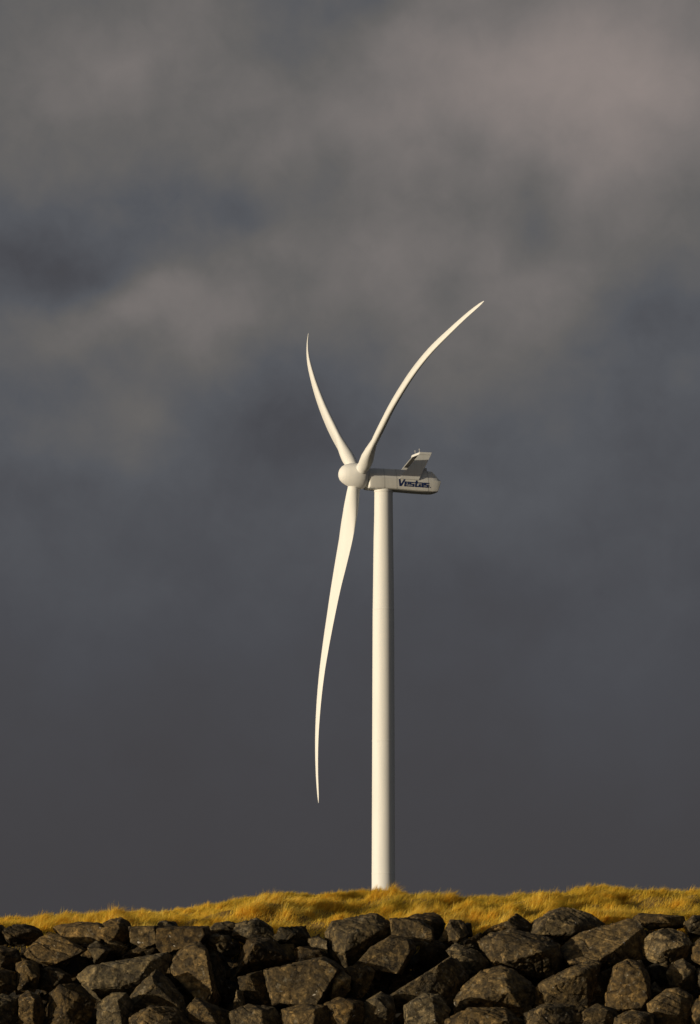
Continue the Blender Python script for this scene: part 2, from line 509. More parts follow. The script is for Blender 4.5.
 dict(o=[(78,976),(91,966),(106,962.5),(120,960.5),(136,957.5),(166,952.5),(171,958),(160,968),(161,980),(150,992),(120,997),(101,1000),(90,993)],
      sh=(-.05,-.08), fs=.7, c=1.3, d=.75, dy=-.15, ridge=[(96,985,.6),(122,966,.5),(150,962,.45)],
      l='broad boulder with a white chip on its sloping top edge and rough lit face'),
 dict(o=[(128,1000),(136,989),(147,980),(156,969.5),(168,978),(182,996),(188,1016),(126,1016)], sh=(-.1,-.05), fs=.6, c=.95, d=.6, dy=-.35,
      ridge=[(155,984,.6)],
      l='peaked rock with a white streak in front of the broad chipped boulder'),
 dict(o=[(233,1010),(237,989),(243,991),(246,1012)], sh=(-.2,0), fs=.7, c=1.3, d=.3, dy=.05,
      l='thin upright sliver of lit rock in the black gap below the ridged boulder'),
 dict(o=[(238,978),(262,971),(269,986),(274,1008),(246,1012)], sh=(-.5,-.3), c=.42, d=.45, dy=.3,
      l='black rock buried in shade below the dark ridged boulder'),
 dict(o=[(265,970),(293,963),(323,957.5),(334,962),(342,969.5),(333,981),(326,991),(319,1007),(273,1005)], sh=(-.03,.0), c=1.02, d=.7, dy=-.15,
      plane=(0.65, 0.05, 0.06), fs=0.87, cuts=0, l='big cracked squarish block with a broad flat brown front'),
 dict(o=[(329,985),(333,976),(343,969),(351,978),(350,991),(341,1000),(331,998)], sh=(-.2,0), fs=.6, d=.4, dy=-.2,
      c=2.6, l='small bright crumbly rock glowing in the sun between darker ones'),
 dict(o=[(343,970),(355,965.5),(370,967.5),(375,972),(368,991),(360,999),(349,994)], sh=(-.2,-.3), fs=.5, c=.72, d=.45, dy=-.05,
      l='dark broken rock with an orange patch below the slanted slab'),
 dict(o=[(386,998),(411,979.5),(437,964),(449,957.5),(456,960),(467,977),(461,992),(453,1008),(420,1014),(390,1010)], sh=(-.35,-.1), fs=.35, c=1.05, d=.75, dy=-.2,
      nofront=1, cuts=0, ridge=[(449, 959, 0.3), (437, 966, 0.75), (411, 981, 0.8), (392, 996, 0.75), (452, 985, 0.35), (425, 1005, 0.55)], l='long boulder with a thin sunlit ridge climbing over its black side'),
 dict(o=[(455,1000),(465,985),(481,972),(501,966.5),(514,971),(526,980.5),(535,987),(529,997),(528,1016),(456,1016)], sh=(-.15,-.1), fs=.55, c=1.35, d=.75, dy=-.3,
      l='domed grey brown boulder in front of the big rounded boulder'),
 dict(o=[(529,995),(539,984),(560,974),(580,967.5),(591,960.5),(600,964),(597,976),(591,987),(587,1010),(533,1014)], sh=(-.3,-.2), fs=.5, c=1.0, d=.7, dy=-.25,
      ridge=[(584,972,.6),(555,985,.7)],
      l='rugged pitted boulder leaning up under the largest tilted slab'),
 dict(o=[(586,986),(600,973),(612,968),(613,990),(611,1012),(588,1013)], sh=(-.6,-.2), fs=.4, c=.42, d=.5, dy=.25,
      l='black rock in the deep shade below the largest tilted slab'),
 dict(o=[(606,995),(611,978),(614,967),(627,960.5),(641,962),(647,973),(651,986),(652,1002),(644,1016),(607,1016)], sh=(-.1,-.05), c=1.2, d=.65, dy=-.25,
      ridge=[(628,975,.66)],
      plane=(0.55, 0.1, 0.1), fs=0.78, cuts=0, l='upright brown boulder with a pointed shoulder under the largest tilted slab'),
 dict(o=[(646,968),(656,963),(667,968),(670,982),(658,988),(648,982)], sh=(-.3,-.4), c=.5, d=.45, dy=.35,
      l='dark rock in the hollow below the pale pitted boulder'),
 dict(o=[(649,988),(655,981),(663,992),(659,1003),(649,1001)], sh=(-.2,0), c=1.0, d=.3, dy=-.1,
      l='little pointed stone squeezed beside the upright brown boulder'),
 dict(o=[(666,974),(672,963),(683,959),(695,967),(698,988),(682,995),(670,986)], sh=(-.2,0), c=1.1, d=.6, dy=-.1,
      l='ochre tinted boulder right under the pale pitted boulder'),
 dict(o=[(696,970),(708,966),(722,974),(722,992),(706,998),(697,988)], sh=(-.2,0), c=.9,
      l='brown boulder just past the ochre tinted one at the edge of the wall'),
 dict(o=[(-16,972),(-2,968),(15,972),(17,988),(4,998),(-16,994)], sh=(-.1,-.1), c=.95, dy=-.1,
      l='brown boulder beside the rough upright rock at the start of the wall'),
 # ---- lowest row
 dict(o=[(-14,1000),(2,994),(18,998),(20,1018),(2,1034),(-14,1030)], sh=(-.1,-.1), c=.95, dy=-.2,
      l='first boulder of the lowest row at the start of the wall'),
 dict(o=[(17,998),(28,991),(40,997),(46,1012),(40,1032),(18,1032)], sh=(-.1,-.1), c=1.05, dy=-.2,
      l='small brown boulder in the lowest row below the rough upright rock'),
 dict(o=[(50,994),(62,986),(80,985),(96,1001),(90,1018),(74,1036),(48,1034)], sh=(-.2,-.4), c=.7, d=.6, dy=-.1,
      l='dark ledge of rock in the lowest row below the dark knobbly rock'),
 dict(o=[(98,1004),(112,993.5),(126,993),(133,1003),(130,1034),(96,1036)], sh=(-.1,-.1), c=1.05, d=.5, dy=-.35,
      l='low rounded rock in the lowest row under the broad chipped boulder'),
 dict(o=[(130,1018),(150,1006),(178,1008),(190,1024),(184,1046),(134,1046)], sh=(-.1,-.2), c=.95, dy=-.5,
      l='flat brown boulder at the foot of the peaked white streaked rock'),
 dict(o=[(186,1010),(196,998),(212,1003),(230,1012),(232,1034),(192,1040)], sh=(-.2,-.2), c=.9, dy=-.25,
      l='brown boulder in the lowest row under the big bright sloping boulder'),
 dict(o=[(230,1012),(250,1004),(274,1008),(284,1022),(276,1042),(234,1042)], sh=(-.2,-.2), c=.95, dy=-.25,
      l='brown boulder in the lowest row at the foot of the thin lit sliver'),
 dict(o=[(282,1010),(304,1004),(326,1006),(334,1022),(322,1044),(284,1044)], sh=(-.1,-.2), c=1.0, dy=-.35,
      l='low boulder right under the big cracked squarish block'),
 dict(o=[(324,1004),(340,997),(362,1002),(368,1020),(352,1040),(326,1036)], sh=(-.1,-.2), c=1.1, dy=-.35,
      l='brown boulder in the lowest row under the small bright crumbly rock'),
 dict(o=[(362,1004),(381,992.5),(392,997),(396,1014),(386,1032),(362,1032)], sh=(-.2,-.2), c=1.15, d=.5, dy=-.4,
      l='small pointed boulder at the low end of the thin sunlit ridge'),
 dict(o=[(404,1006),(424,994),(440,995),(450,1010),(444,1034),(406,1034)], sh=(-.1,-.3), c=1.6, d=.5, dy=-.75,
      l='pale crumbly boulder lying against the foot of the ridge boulder'),
 dict(o=[(446,1020),(470,1008),(504,1008),(524,1022),(516,1046),(450,1046)], sh=(-.1,-.2), c=1.0, dy=-.6,
      l='wide brown boulder at the foot of the domed grey brown one'),
 dict(o=[(524,1014),(546,1004),(574,1006),(584,1022),(570,1046),(528,1044)], sh=(-.2,-.2), c=.95, dy=-.5,
      l='boulder in the lowest row at the foot of the rugged pitted one'),
 dict(o=[(580,1012),(598,1004),(616,1010),(622,1030),(606,1046),(582,1042)], sh=(-.2,-.2), c=.9, dy=-.3,
      l='boulder in the lowest row at the foot of the upright brown one'),
 dict(o=[(648,1004),(666,990),(678,988),(692,996),(696,1018),(680,1034),(650,1032)], sh=(-.1,-.1), c=1.25, d=.6, dy=-.35,
      l='ochre rounded boulder in the lowest row beside the little pointed stone'),
 dict(o=[(690,1004),(704,994),(722,1000),(724,1024),(706,1036),(692,1028)], sh=(-.2,-.1), c=.95, dy=-.2,
      l='last brown boulder of the lowest row at the edge of the wall'),
 dict(o=[(614,1018),(632,1010),(652,1014),(656,1036),(636,1048),(614,1042)], sh=(-.1,-.2), c=1.0, dy=-.45,
      l='boulder in the lowest row between the upright brown and ochre rounded ones'),
]


def build_rock(i, s):
    rr = random.Random(100 + i)
    out = s['o']
    x0, x1 = min(p[0] for p in out), max(p[0] for p in out)
    y0, y1 = min(p[1] for p in out), max(p[1] for p in out)
    cx, cy = (x0 + x1) / 2, (y0 + y1) / 2
    hw, hh = (x1 - x0) / 2, (y1 - y0) / 2
    Y = 89.9 - (cy - 925) * 0.034 + s.get('dy', 0)
    k = Y / F
    d = s.get('d', 0.62 if min(hw, hh) > 9 else 0.45)
    fs = s.get('fs', 0.55)
    sx, sy = s.get('sh', (0, 0))
    cen = at(cx, cy, Y)
    pts = []

    def add(px, py, dep):
        p = at(px, py, Y)
        # move along the line of depth, keep size
        pts.append(Vector(((p.x - cen.x) * 1.06, -dep, (p.z - cen.z) * 1.06)))
    nf = 3 if len(out) < 8 else 4
    st = rr.random()
    front = {int((st + q) * len(out) / nf) % len(out) for q in range(nf)}
    rdg = s.get('ridge', ())
    for q, p in enumerate(out):
        add(p[0], p[1], 0.10 * rr.uniform(-1, 1))
        pl = s.get('plane')
        if pl:      # one broad flat front: depth d tilted by gx, gy
            ux, uy = (p[0] - cx) / hw, (p[1] - cy) / hh
            add(cx + sx * hw + (p[0] - cx) * fs, cy + sy * hh + (p[1] - cy) * fs, pl[0] + pl[1] * ux * fs + pl[2] * uy * fs + rr.uniform(-.015, .015))
        elif s.get('nofront'):
            pass
        elif q in front:
            f_ = fs * rr.uniform(.85, 1.2)
            add(cx + sx * hw + (p[0] - cx) * f_, cy + sy * hh + (p[1] - cy) * f_, d * rr.uniform(0.55, 1.0) * (.7 if rdg else 1))
        if q % 2 == 0:
            add(cx + (p[0] - cx) * 0.8, cy + (p[1] - cy) * 0.8, -d * rr.uniform(0.8, 1.2))
    for (px, py, dep) in s.get('ridge', ()):
        add(px, py, dep)
    bm = bmesh.new()
    vs = [bm.verts.new(p) for p in pts]
    h = bmesh.ops.convex_hull(bm, input=vs)
    bmesh.ops.delete(bm, geom=list({e for e in h['geom_interior'] + h['geom_unused'] if isinstance(e, bmesh.types.BMVert)}), context='VERTS')
    for _ in range(s.get('cuts', rr.choice((0, 1, 2)))):
        nrm = Vector((rr.uniform(-1, 1), rr.uniform(-1.1, -.45), rr.uniform(-.7, .8))).normalized()
        far = max(v.co.dot(nrm) for v in bm.verts)
        bmesh.ops.bisect_plane(bm, geom=bm.verts[:] + bm.edges[:] + bm.faces[:], plane_co=nrm * far * rr.uniform(.82, .95), plane_no=nrm, clear_outer=True)
        bmesh.ops.holes_fill(bm, edges=bm.edges[:], sides=0)
    bmesh.ops.dissolve_limit(bm, angle_limit=R(12), verts=bm.verts, edges=bm.edges)
    bmesh.ops.recalc_face_normals(bm, faces=bm.faces)
    me = bpy.data.meshes.new('boulder')
    bm.to_mesh(me)
    bm.free()
    o = link('boulder', me, None)
    o.location = cen
    md = o.modifiers.new('r', 'REMESH')
    md.mode = 'VOXEL'
    md.voxel_size = 0.021
    dg = bpy.context.evaluated_depsgraph_get()
    me2 = bpy.data.meshes.new_from_object(o.evaluated_get(dg))
    o.modifiers.clear()
    o.data = me2
    bpy.data.meshes.remove(me)
    me2.name = 'boulder'
    n = len(me2.vertices)
    co = np.empty(n * 3, np.float32)
    no = np.empty(n * 3, np.float32)
    me2.vertices.foreach_get('co', co)
    me2.vertices.foreach_get('normal', no)
    co = co.reshape(-1, 3)
    no = no.reshape(-1, 3)
    off = Vector((rr.uniform(-50, 50), rr.uniform(-50, 50), rr.uniform(-50, 50)))
    amp = s.get('n', 1.0)
    dis = np.empty(n, np.float32)
    nz = noise.noise
    for j in range(n):
        p = Vector(co[j]) + off
        a = nz(p * 1.7) * 0.012
        q = p * 3.6
        b = (1 - abs(nz(q)) * 2.2)
        c = nz(p * 7) * 0.010 + nz(p * 17) * 0.008
        # chipped steps along fracture planes
        st = (p.x * 0.5 + p.z * 1.3 + p.y * 0.4) * 3.1 + nz(p * 1.3) * 1.6
        stp = abs((st % 1.0) - 0.5) * 2
        dis[j] = a - max(b, 0) ** 3 * 0.014 + c - (0.022 if stp < 0.16 else 0.0)
    co = co + no * (dis * amp)[:, None]
    me2.vertices.foreach_set('co', co.ravel())
    me2.polygons.foreach_set('use_smooth', [True] * len(me2.polygons))
    me2.update()
    me2.materials.clear()
    me2.materials.append(M_ROCK)
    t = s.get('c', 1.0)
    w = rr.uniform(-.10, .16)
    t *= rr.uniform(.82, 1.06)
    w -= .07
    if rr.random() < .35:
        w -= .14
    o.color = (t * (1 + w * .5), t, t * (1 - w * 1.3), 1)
    tag(o, s['l'], 'boulder', 'boulders of the sea wall')
    return o


for i, s in enumerate(ROCKS):
    build_rock(i, s)

# small stones filling the slope between and behind the boulders (too many to count)
def build_rubble(n):
    rr = random.Random(77)
    bm = bmesh.new()
    for _ in range(n):
        y = rr.uniform(86.6, 91.3)
        x = rr.uniform(-10.5, 10.5)
        sz = rr.uniform(.08, .20) * (1.5 if rr.random() < .2 else 1)
        z = float(ground_z(x, y)) + sz * .25
        rot = Matrix.Rotation(rr.uniform(0, 6.28), 3, Vector((rr.uniform(-1, 1), rr.uniform(-1, 1), rr.uniform(-1, 1))).normalized())
        vs = []
        for _k in range(13):
            d = Vector((rr.gauss(0, 1), rr.gauss(0, 1), rr.gauss(0, 1))).normalized()
            d = Vector((d.x * 1.3, d.y, d.z * .75)) * sz * rr.uniform(.85, 1.1)
            vs.append(bm.verts.new(rot @ d + Vector((x, y, z))))
        h = bmesh.ops.convex_hull(bm, input=vs)
        junk = {e for e in h['geom_interior'] + h['geom_unused'] if isinstance(e, bmesh.types.BMVert)}
        if junk:
            bmesh.ops.delete(bm, geom=list(junk), context='VERTS')
    o = from_bm('rubble', bm, M_ROCK)
    o.color = (.62, .6, .58, 1)  # dark tint deepens the shade in the gaps
    tag(o, 'small stones tinted dark as shade in the gaps between the boulders', kind='stuff')


build_rubble(1500)

# ------------------------------------------------------------------ wind turbine
YAW, TILT, ROLL = R(19), R(7), 6.0
HUB = at(357.5, 474, 700.0)
EX = Vector((math.cos(YAW), math.sin(YAW), 0))      # along the nacelle, towards its rear
EY = Vector((math.sin(YAW), -math.cos(YAW), 0))     # towards the near flank
EZ = Vector((0, 0, 1))
AX = Vector((-math.cos(YAW) * math.cos(TILT), -math.sin(YAW) * math.cos(TILT), math.sin(TILT)))   # rotor axis, upwind
HH = EY.copy()
UU = AX.cross(HH)
if UU.z < 0:
    UU = -UU
TX, TY = HUB.x + 5.0 * EX.x, HUB.y + 5.0 * EX.y
TZ0 = float(ground_z(TX, TY)) - 0.05
turbine = bpy.data.objects.new('wind_turbine', None)
COL.objects.link(turbine)
turbine.location = (TX, TY, TZ0)
tag(turbine, 'tall white three bladed wind turbine standing behind the grassy dune', 'wind turbine')
ORG = Vector((TX, TY, TZ0))


def rel(p):
    return p - ORG


def loc(lx, ly, lz):
    return rel(HUB + EX * lx + EY * ly + EZ * lz)


# tower
def tower_r(z):
    return float(np.interp(z + TZ0, [1, 22, 71, 94.5], [2.22, 2.14, 1.97, 1.68]))


ZTOP = HUB.z - TZ0 - 2.62
bm = bmesh.new()
rings = []
for z in np.linspace(0, ZTOP, 25):
    r = tower_r(z)
    rings.append([Vector((r * math.cos(t), r * math.sin(t), z)) for t in [2 * math.pi * i / 72 for i in range(72)]])
loft(bm, rings)
tower = from_bm('tower', bm, M_WHITE, turbine, 30)
for z in (2.0, 23.8, 48.0, 72.0):
    bm = bmesh.new()
    r = tower_r(z) + 0.02
    loft(bm, [[Vector((rr_ * math.cos(t), rr_ * math.sin(t), zz)) for t in [2 * math.pi * i / 72 for i in range(72)]]
              for rr_, zz in ((r - .02, z - .16), (r, z - .12), (r, z + .12), (r - .02, z + .16))], cap=False)
    from_bm('flange_ring', bm, M_WHITE, tower, 40)
bm = bmesh.new()
for (r0, za, zb) in ((tower_r(ZTOP) + 0.10, ZTOP - 0.5, ZTOP + 0.02),):
    loft(bm, [[Vector((r0 * math.cos(t), r0 * math.sin(t), z)) for t in [2 * math.pi * i / 64 for i in range(64)]] for z in (za, zb)])
from_bm('yaw_ring', bm, M_GREY, tower, 40)


# nacelle: rings of one cross-section along its length
def section(lx, w, ztop, zmid, zbot, rtop, rbot):
    # near flank is +ly; chamfered roof shoulders and rounded belly
    pr = [(w, zmid), (w - 0.10, zmid + 0.14), (rtop + 0.18, ztop - 0.14), (rtop - 0.1, ztop), (0, ztop + 0.06)]
    pb = [(w, zbot + 0.42), (w - 0.10, zbot + 0.16), (rbot, zbot), (0, zbot - 0.04)]
    right = pb[::-1] + pr
    left = [(-y, z) for (y, z) in right[::-1] if y > 1e-6]
    return [loc(lx, y, z) for y, z in right + left]


bm = bmesh.new()
S = [(1.62, 1.72, .82, -.60, -2.45, 1.15, 1.3), (1.78, 1.95, 1.0, -.66, -2.60, 1.2, 1.55), (2.05, 2.0, 1.05, -.68, -2.66, 1.2, 1.65),
     (4.2, 2.0, 1.05, -.70, -2.70, 1.2, 1.65), (7.0, 2.0, 1.04, -.74, -2.76, 1.2, 1.65), (11.0, 2.0, 1.0, -.80, -2.92, 1.2, 1.6),
     (13.9, 2.0, .92, -.83, -2.97, 1.15, 1.6), (14.1, 1.99, .86, -.84, -2.96, 1.15, 1.58), (14.75, 1.96, .1, -.86, -2.93, 1.35, 1.55), (14.95, 1.94, -.15, -.88, -2.88, 1.35, 1.5), (15.45, 1.86, -.62, -.92, -1.5, 1.4, 1.5)]
loft(bm, [section(*s) for s in S])
nacelle = from_bm('nacelle', bm, M_GREY, turbine, 22)
# panel joints standing a touch proud
M_JOINT = paint_mat('joint_grey', (0.40, 0.40, 0.39), .6)
for lx in (4.55, 6.9, 13.0):
    bm = bmesh.new()
    q = [section(lx + o_, 2.012, 1.06, -.71 - (lx - 4) * .0125, -2.71 - max(0, lx - 4) * .032, 1.205, 1.66) for o_ in (-.035, .035)]
    loft(bm, q, cap=False)
    from_bm('panel_joint', bm, M_JOINT, nacelle)
# rear hatch and roof boxes behind the cooler
bm = bmesh.new()
box(bm, (0, 0, 0), (1, 1, 1))
for v in bm.verts:
    c = v.co
    v.co = loc(12.2 + c.x * 0.9, -0.7 + c.y * 1.6, 0.98 + c.z * 0.55)
from_bm('roof_hatch', bm, M_GREY, nacelle)

# lettering on the near flank: heavy square italic letters, each stroke 2 mm proud of the one before
LETTERS = [(.98, [[(.02, 1.0), (.36, .0)], [(.40, .0), (.90, 1.0)]]),
           (.88, [[(.12, .36), (.70, .36)], [(.70, .26), (.70, .72)], [(.02, .62), (.70, .62)], [(.12, .72), (.12, .0)], [(.12, .1), (.74, .1)]]),
           (.86, [[(.76, .62), (.02, .62)], [(.12, .62), (.12, .36)], [(.04, .36), (.70, .36)], [(.68, .44), (.68, .0)], [(.0, .1), (.68, .1)]]),
           (.70, [[(.24, .95), (.24, .0)], [(.24, .1), (.60, .1)], [(.02, .62), (.62, .62)]]),
           (.90, [[(.08, .62), (.74, .62)], [(.70, .66), (.70, .0)], [(.12, .1), (.70, .1)], [(.12, .42), (.12, .02)], [(.10, .36), (.70, .36)]]),
           (.80, [[(.76, .62), (.02, .62)], [(.12, .62), (.12, .36)], [(.04, .36), (.70, .36)], [(.68, .44), (.68, .0)], [(.0, .1), (.68, .1)]])]
bm = bmesh.new()
pen, cnt = 0.0, 0
for adv, strokes in LETTERS:
    for p0, p1 in strokes:
        cnt += 1
        dx, dy = p1[0] - p0[0], p1[1] - p0[1]
        ln = math.hypot(dx, dy)
        th_ = 0.085 if abs(dy) < 0.01 else (0.125 if abs(dx) > .01 else 0.115)
        ox, oy = -dy / ln * th_, dx / ln * th_
        if abs(dx) > .01 and abs(dy) > .01:
            ox, oy = -0.15, 0.0
        quad = []
        for qx, qy in ((p0[0] - ox, p0[1] - oy), (p1[0] - ox, p1[1] - oy), (p1[0] + ox, p1[1] + oy), (p0[0] + ox, p0[1] + oy)):
            X_ = 7.15 + ((pen + qx) + 0.20 * qy) * 1.125
            quad.append(loc(X_, 2.006, -2.12 + qy * 1.28 - 0.014 * (X_ - 7)))
        prism(bm, quad, EY * (0.014 + 0.002 * cnt))
    pen += adv
from_bm('lettering', bm, M_NAVY, nacelle)
bm = bmesh.new()
tube(bm, loc(13.35, 2.004, -2.1), loc(13.35, 2.03, -2.1), 0.09)
from_bm('lettering_dot', bm, M_NAVY, nacelle)

# cooler on the roof: two raked side plates, a radiator core and a top cap
cooler = bpy.data.objects.new('cooler', None)
COL.objects.link(cooler)
cooler.parent = turbine
cooler.location = loc(9.5, 0, 1.0)
CO = cooler.location.copy()


def lc(lx, ly, lz):
    return loc(lx, ly, lz) - CO


for ly in (2.03, -2.11):
    bm = bmesh.new()
    prism(bm, [lc(7.3, ly, -.78), lc(11.1, ly, -.86), lc(13.45, ly, 3.75), lc(11.15, ly, 3.75)], EY * 0.08)
    bmesh.ops.bevel(bm, geom=bm.edges[:], offset=0.015, segments=1, affect='EDGES')
    from_bm('side_panel', bm, M_GREY, cooler)
bm = bmesh.new()
prism(bm, [lc(11.1, -2.14, 3.77), lc(13.5, -2.14, 3.77), lc(13.65, -2.14, 4.25), lc(11.3, -2.14, 4.25)], EY * 4.30)
bmesh.ops.bevel(bm, geom=bm.edges[:], offset=0.05, segments=2, affect='EDGES')
from_bm('top_cap', bm, M_WHITE, cooler)
bm = bmesh.new()
prism(bm, [lc(9.75, -2.02, 1.9), lc(10.1, -2.02, 1.9), lc(11.7, -2.02, 3.76), lc(11.35, -2.02, 3.76)], EY * 4.04)
rad = from_bm('radiator', bm, M_DARK, cooler)
bm = bmesh.new()
for q in np.linspace(-1.8, 1.8, 10):
    prism(bm, [lc(9.68, q, 1.9), lc(9.75, q, 1.9), lc(11.35, q, 3.76), lc(11.28, q, 3.76)], EY * 0.05)
from_bm('fins', bm, M_DARK, rad)
for ly in (-1.2, 1.0):
    bm = bmesh.new()
    tube(bm, lc(11.6, ly, 4.24), lc(11.6, ly, 4.9), 0.03, n=8)
    tube(bm, lc(11.4, ly, 4.8), lc(11.8, ly, 4.8), 0.025, n=6)
    tube(bm, lc(11.6, ly, 4.88), lc(11.6, ly, 4.98), 0.06, n=8)
    from_bm('wind_sensor', bm, M_GREY, cooler)

# spinner with a neck to the nacelle
prof = [(3.62, .02), (3.58, .38), (3.42, .85), (3.1, 1.33), (2.6, 1.68), (1.9, 1.98), (1.0, 2.22), (.1, 2.34), (-.7, 2.32), (-1.25, 2.18), (-1.45, 2.0), (-1.47, 1.5)]
bm = bmesh.new()
loft(bm, [[rel(HUB - EZ * 0.38 + AX * a + (HH * math.cos(t) + UU * math.sin(t)) * r) for t in [2 * math.pi * i / 64 for i in range(64)]] for a, r in prof])
spinner = from_bm('spinner', bm, M_WHITE, turbine, 35)
bm = bmesh.new()
loft(bm, [[rel(HUB + AX * a - EZ * dz + (HH * math.cos(t) + UU * math.sin(t)) * r) for t in [2 * math.pi * i / 48 for i in range(48)]]
          for a, r, dz in ((-1.3, 1.6, .4), (-1.75, 1.65, .75))])
from_bm('main_shaft_cover', bm, M_GREY, turbine, 40)

# blades: flapwise curve (radius, offset upwind) of each blade under load
FL = {60: [(0, -.4), (3.56, -.1), (8.44, .6), (13.39, 1.16), (17.98, 1.6), (22.66, 1.98), (27.4, 2.14), (34.21, 2.1), (40.73, 1.58), (47.08, .48), (52.69, -.68), (57.05, -1.83)],
      -60: [(0, .1), (3.67, .45), (7.73, .95), (13.11, 1.36), (20.93, 1.68), (29.47, 1.62), (37.83, 1.2), (47.0, .3), (52.52, -.7), (58.27, -2.07)],
      180: [(0, .3), (2.25, .3), (7.16, .2), (11.21, .28), (16.38, .52), (21.02, .78), (25.61, .93), (31.7, 1.06), (36.67, 1.05), (42.7, .76), (48.87, .15), (54.82, -.8), (60.21, -1.93)]}
CH = [(0, 2.1), (2.5, 2.2), (4.5, 2.65), (7.2, 3.35), (9.5, 3.72), (11.5, 3.78), (16.4, 3.6), (21, 3.2), (25.6, 2.85), (31.7, 2.45), (36.7, 2.1), (42.7, 1.75), (48.9, 1.38), (54.8, 1.02), (57.5, .8), (59.2, .52), (60.2, .12)]
TW = [(0, 24), (7, 23), (11, 21), (16.4, 16), (21, 12), (25.6, 9.5), (31.7, 7), (36.7, 5.5), (43, 4.5), (49, 3.5), (60.2, 3)]
TH = [(0, 1.0), (2.6, 1.0), (4.5, .74), (7, .48), (9.5, .36), (12, .33), (16, .36), (22, .38), (35, .36), (48, .32), (60.2, .25)]
RT = [(0, 1.0), (2.4, 1.0), (4.5, .7), (8, .3), (12, 0), (60.2, 0)]      # roundness of the section


def smooth_interp(x, tab):
    """cubic (Catmull-Rom like) interpolation on a table"""
    xs = np.array([p[0] for p in tab], float)
    ys = np.array([p[1] for p in tab], float)
    m = np.gradient(ys, xs)
    i = int(np.clip(np.searchsorted(xs, x) - 1, 0, len(xs) - 2))
    hstep = xs[i + 1] - xs[i]
    t = np.clip((x - xs[i]) / hstep, 0, 1)
    return float((2 * t**3 - 3 * t**2 + 1) * ys[i] + (t**3 - 2 * t**2 + t) * hstep * m[i] + (-2 * t**3 + 3 * t**2) * ys[i + 1] + (t**3 - t**2) * hstep * m[i + 1])


def lin(x, tab):
    return float(np.interp(x, [p[0] for p in tab], [p[1] for p in tab]))


def blade(phi):
    p = R(phi + ROLL)
    d = HH * math.sin(p) + UU * math.cos(p)
    t = HH * math.cos(p) - UU * math.sin(p)       # direction of rotation: the leading edge
    fl = FL[phi]
    tip = fl[-1][0]
    NS = 36
    rings = []
    root = rel(HUB)
    for r in np.concatenate([np.linspace(1.5, 12, 22), np.linspace(12.6, tip - 2, 54), tip - 2 + 2 * np.sin(np.linspace(0.05, 1, 14) * math.pi / 2)]):
        rs = r * 60.2 / tip if r > 6 else r
        c = smooth_interp(rs, CH)
        c = max(c, 0.05)
        tw = R(lin(rs, TW))
        th = lin(rs, TH)
        rd = lin(rs, RT)
        f = smooth_interp(r, fl)
        ec = t * math.cos(tw) + AX * math.sin(tw)
        en = AX * math.cos(tw) - t * math.sin(tw)
        ring = []
        for k in range(NS):
            a = 2 * math.pi * k / NS
            xc = 0.5 * math.cos(a)                     # 0.5 leading edge, -0.5 trailing edge
            s = 0.5 - xc                               # 0 at the leading edge
            yt = 5 * th * (0.2969 * math.sqrt(max(s, 0)) - 0.126 * s - 0.3516 * s * s + 0.2843 * s**3 - 0.1036 * s**4)
            ya = yt * (1 if math.sin(a) >= 0 else -1) * (0.85 if math.sin(a) >= 0 else 1.1)
            yr = 0.5 * math.sin(a)
            y = ya * (1 - rd) + yr * rd
            ring.append(root + d * r + AX * f + ec * (xc * c) + en * (y * c))
        rings.append(ring)
    bm = bmesh.new()
    loft(bm, rings)
    b = from_bm('blade', bm, M_BLADE, turbine, 50)
    bm = bmesh.new()
    f0 = smooth_interp(2.4, fl)
    loft(bm, [[root + d * q + AX * (f0) + (t * math.cos(a) + AX * math.sin(a)) * rad for a in [2 * math.pi * k / 40 for k in range(40)]]
              for q, rad in ((1.9, 1.16), (2.48, 1.16), (2.52, 1.12))])
    from_bm('root_collar', bm, M_WHITE, b, 40)


for phi in (60, -60, 180):
    blade(phi)

# ------------------------------------------------------------------ light and sky
SUN_AZ, SUN_EL = 57.0, 4.5      # degrees to the left of straight behind the camera, and up
s_dir = Vector((-math.sin(R(SUN_AZ)) * math.cos(R(SUN_EL)), -math.cos(R(SUN_AZ)) * math.cos(R(SUN_EL)), math.sin(R(SUN_EL))))
sd = bpy.data.lights.new('sun', 'SUN')
sd.energy = 4.35
sd.angle = R(0.5)
sd.color = (1.0, 0.86, 0.63)
sun = bpy.data.objects.new('sun', sd)
COL.objects.link(sun)
sun.rotation_euler = (-s_dir).to_track_quat('-Z', 'Y').to_euler()
sun.location = (-60, -40, 60)

w = bpy.data.worlds.new('World')
scene.world = w
w.use_nodes = True
nt = w.node_tree
bgn = nt.nodes['Background']
out = nt.nodes['World Output']
sky = nd(nt, 'ShaderNodeTexSky', sky_type='NISHITA')
sky.sun_disc = False
sky.sun_elevation = R(SUN_EL)
sky.sun_rotation = math.atan2(s_dir.x, s_dir.y)
sky.air_density = 1.0
sky.dust_density = 1.5
nt.links.new(sky.outputs[0], bgn.inputs['Color'])
bgn.inputs['Strength'].default_value = 0.14

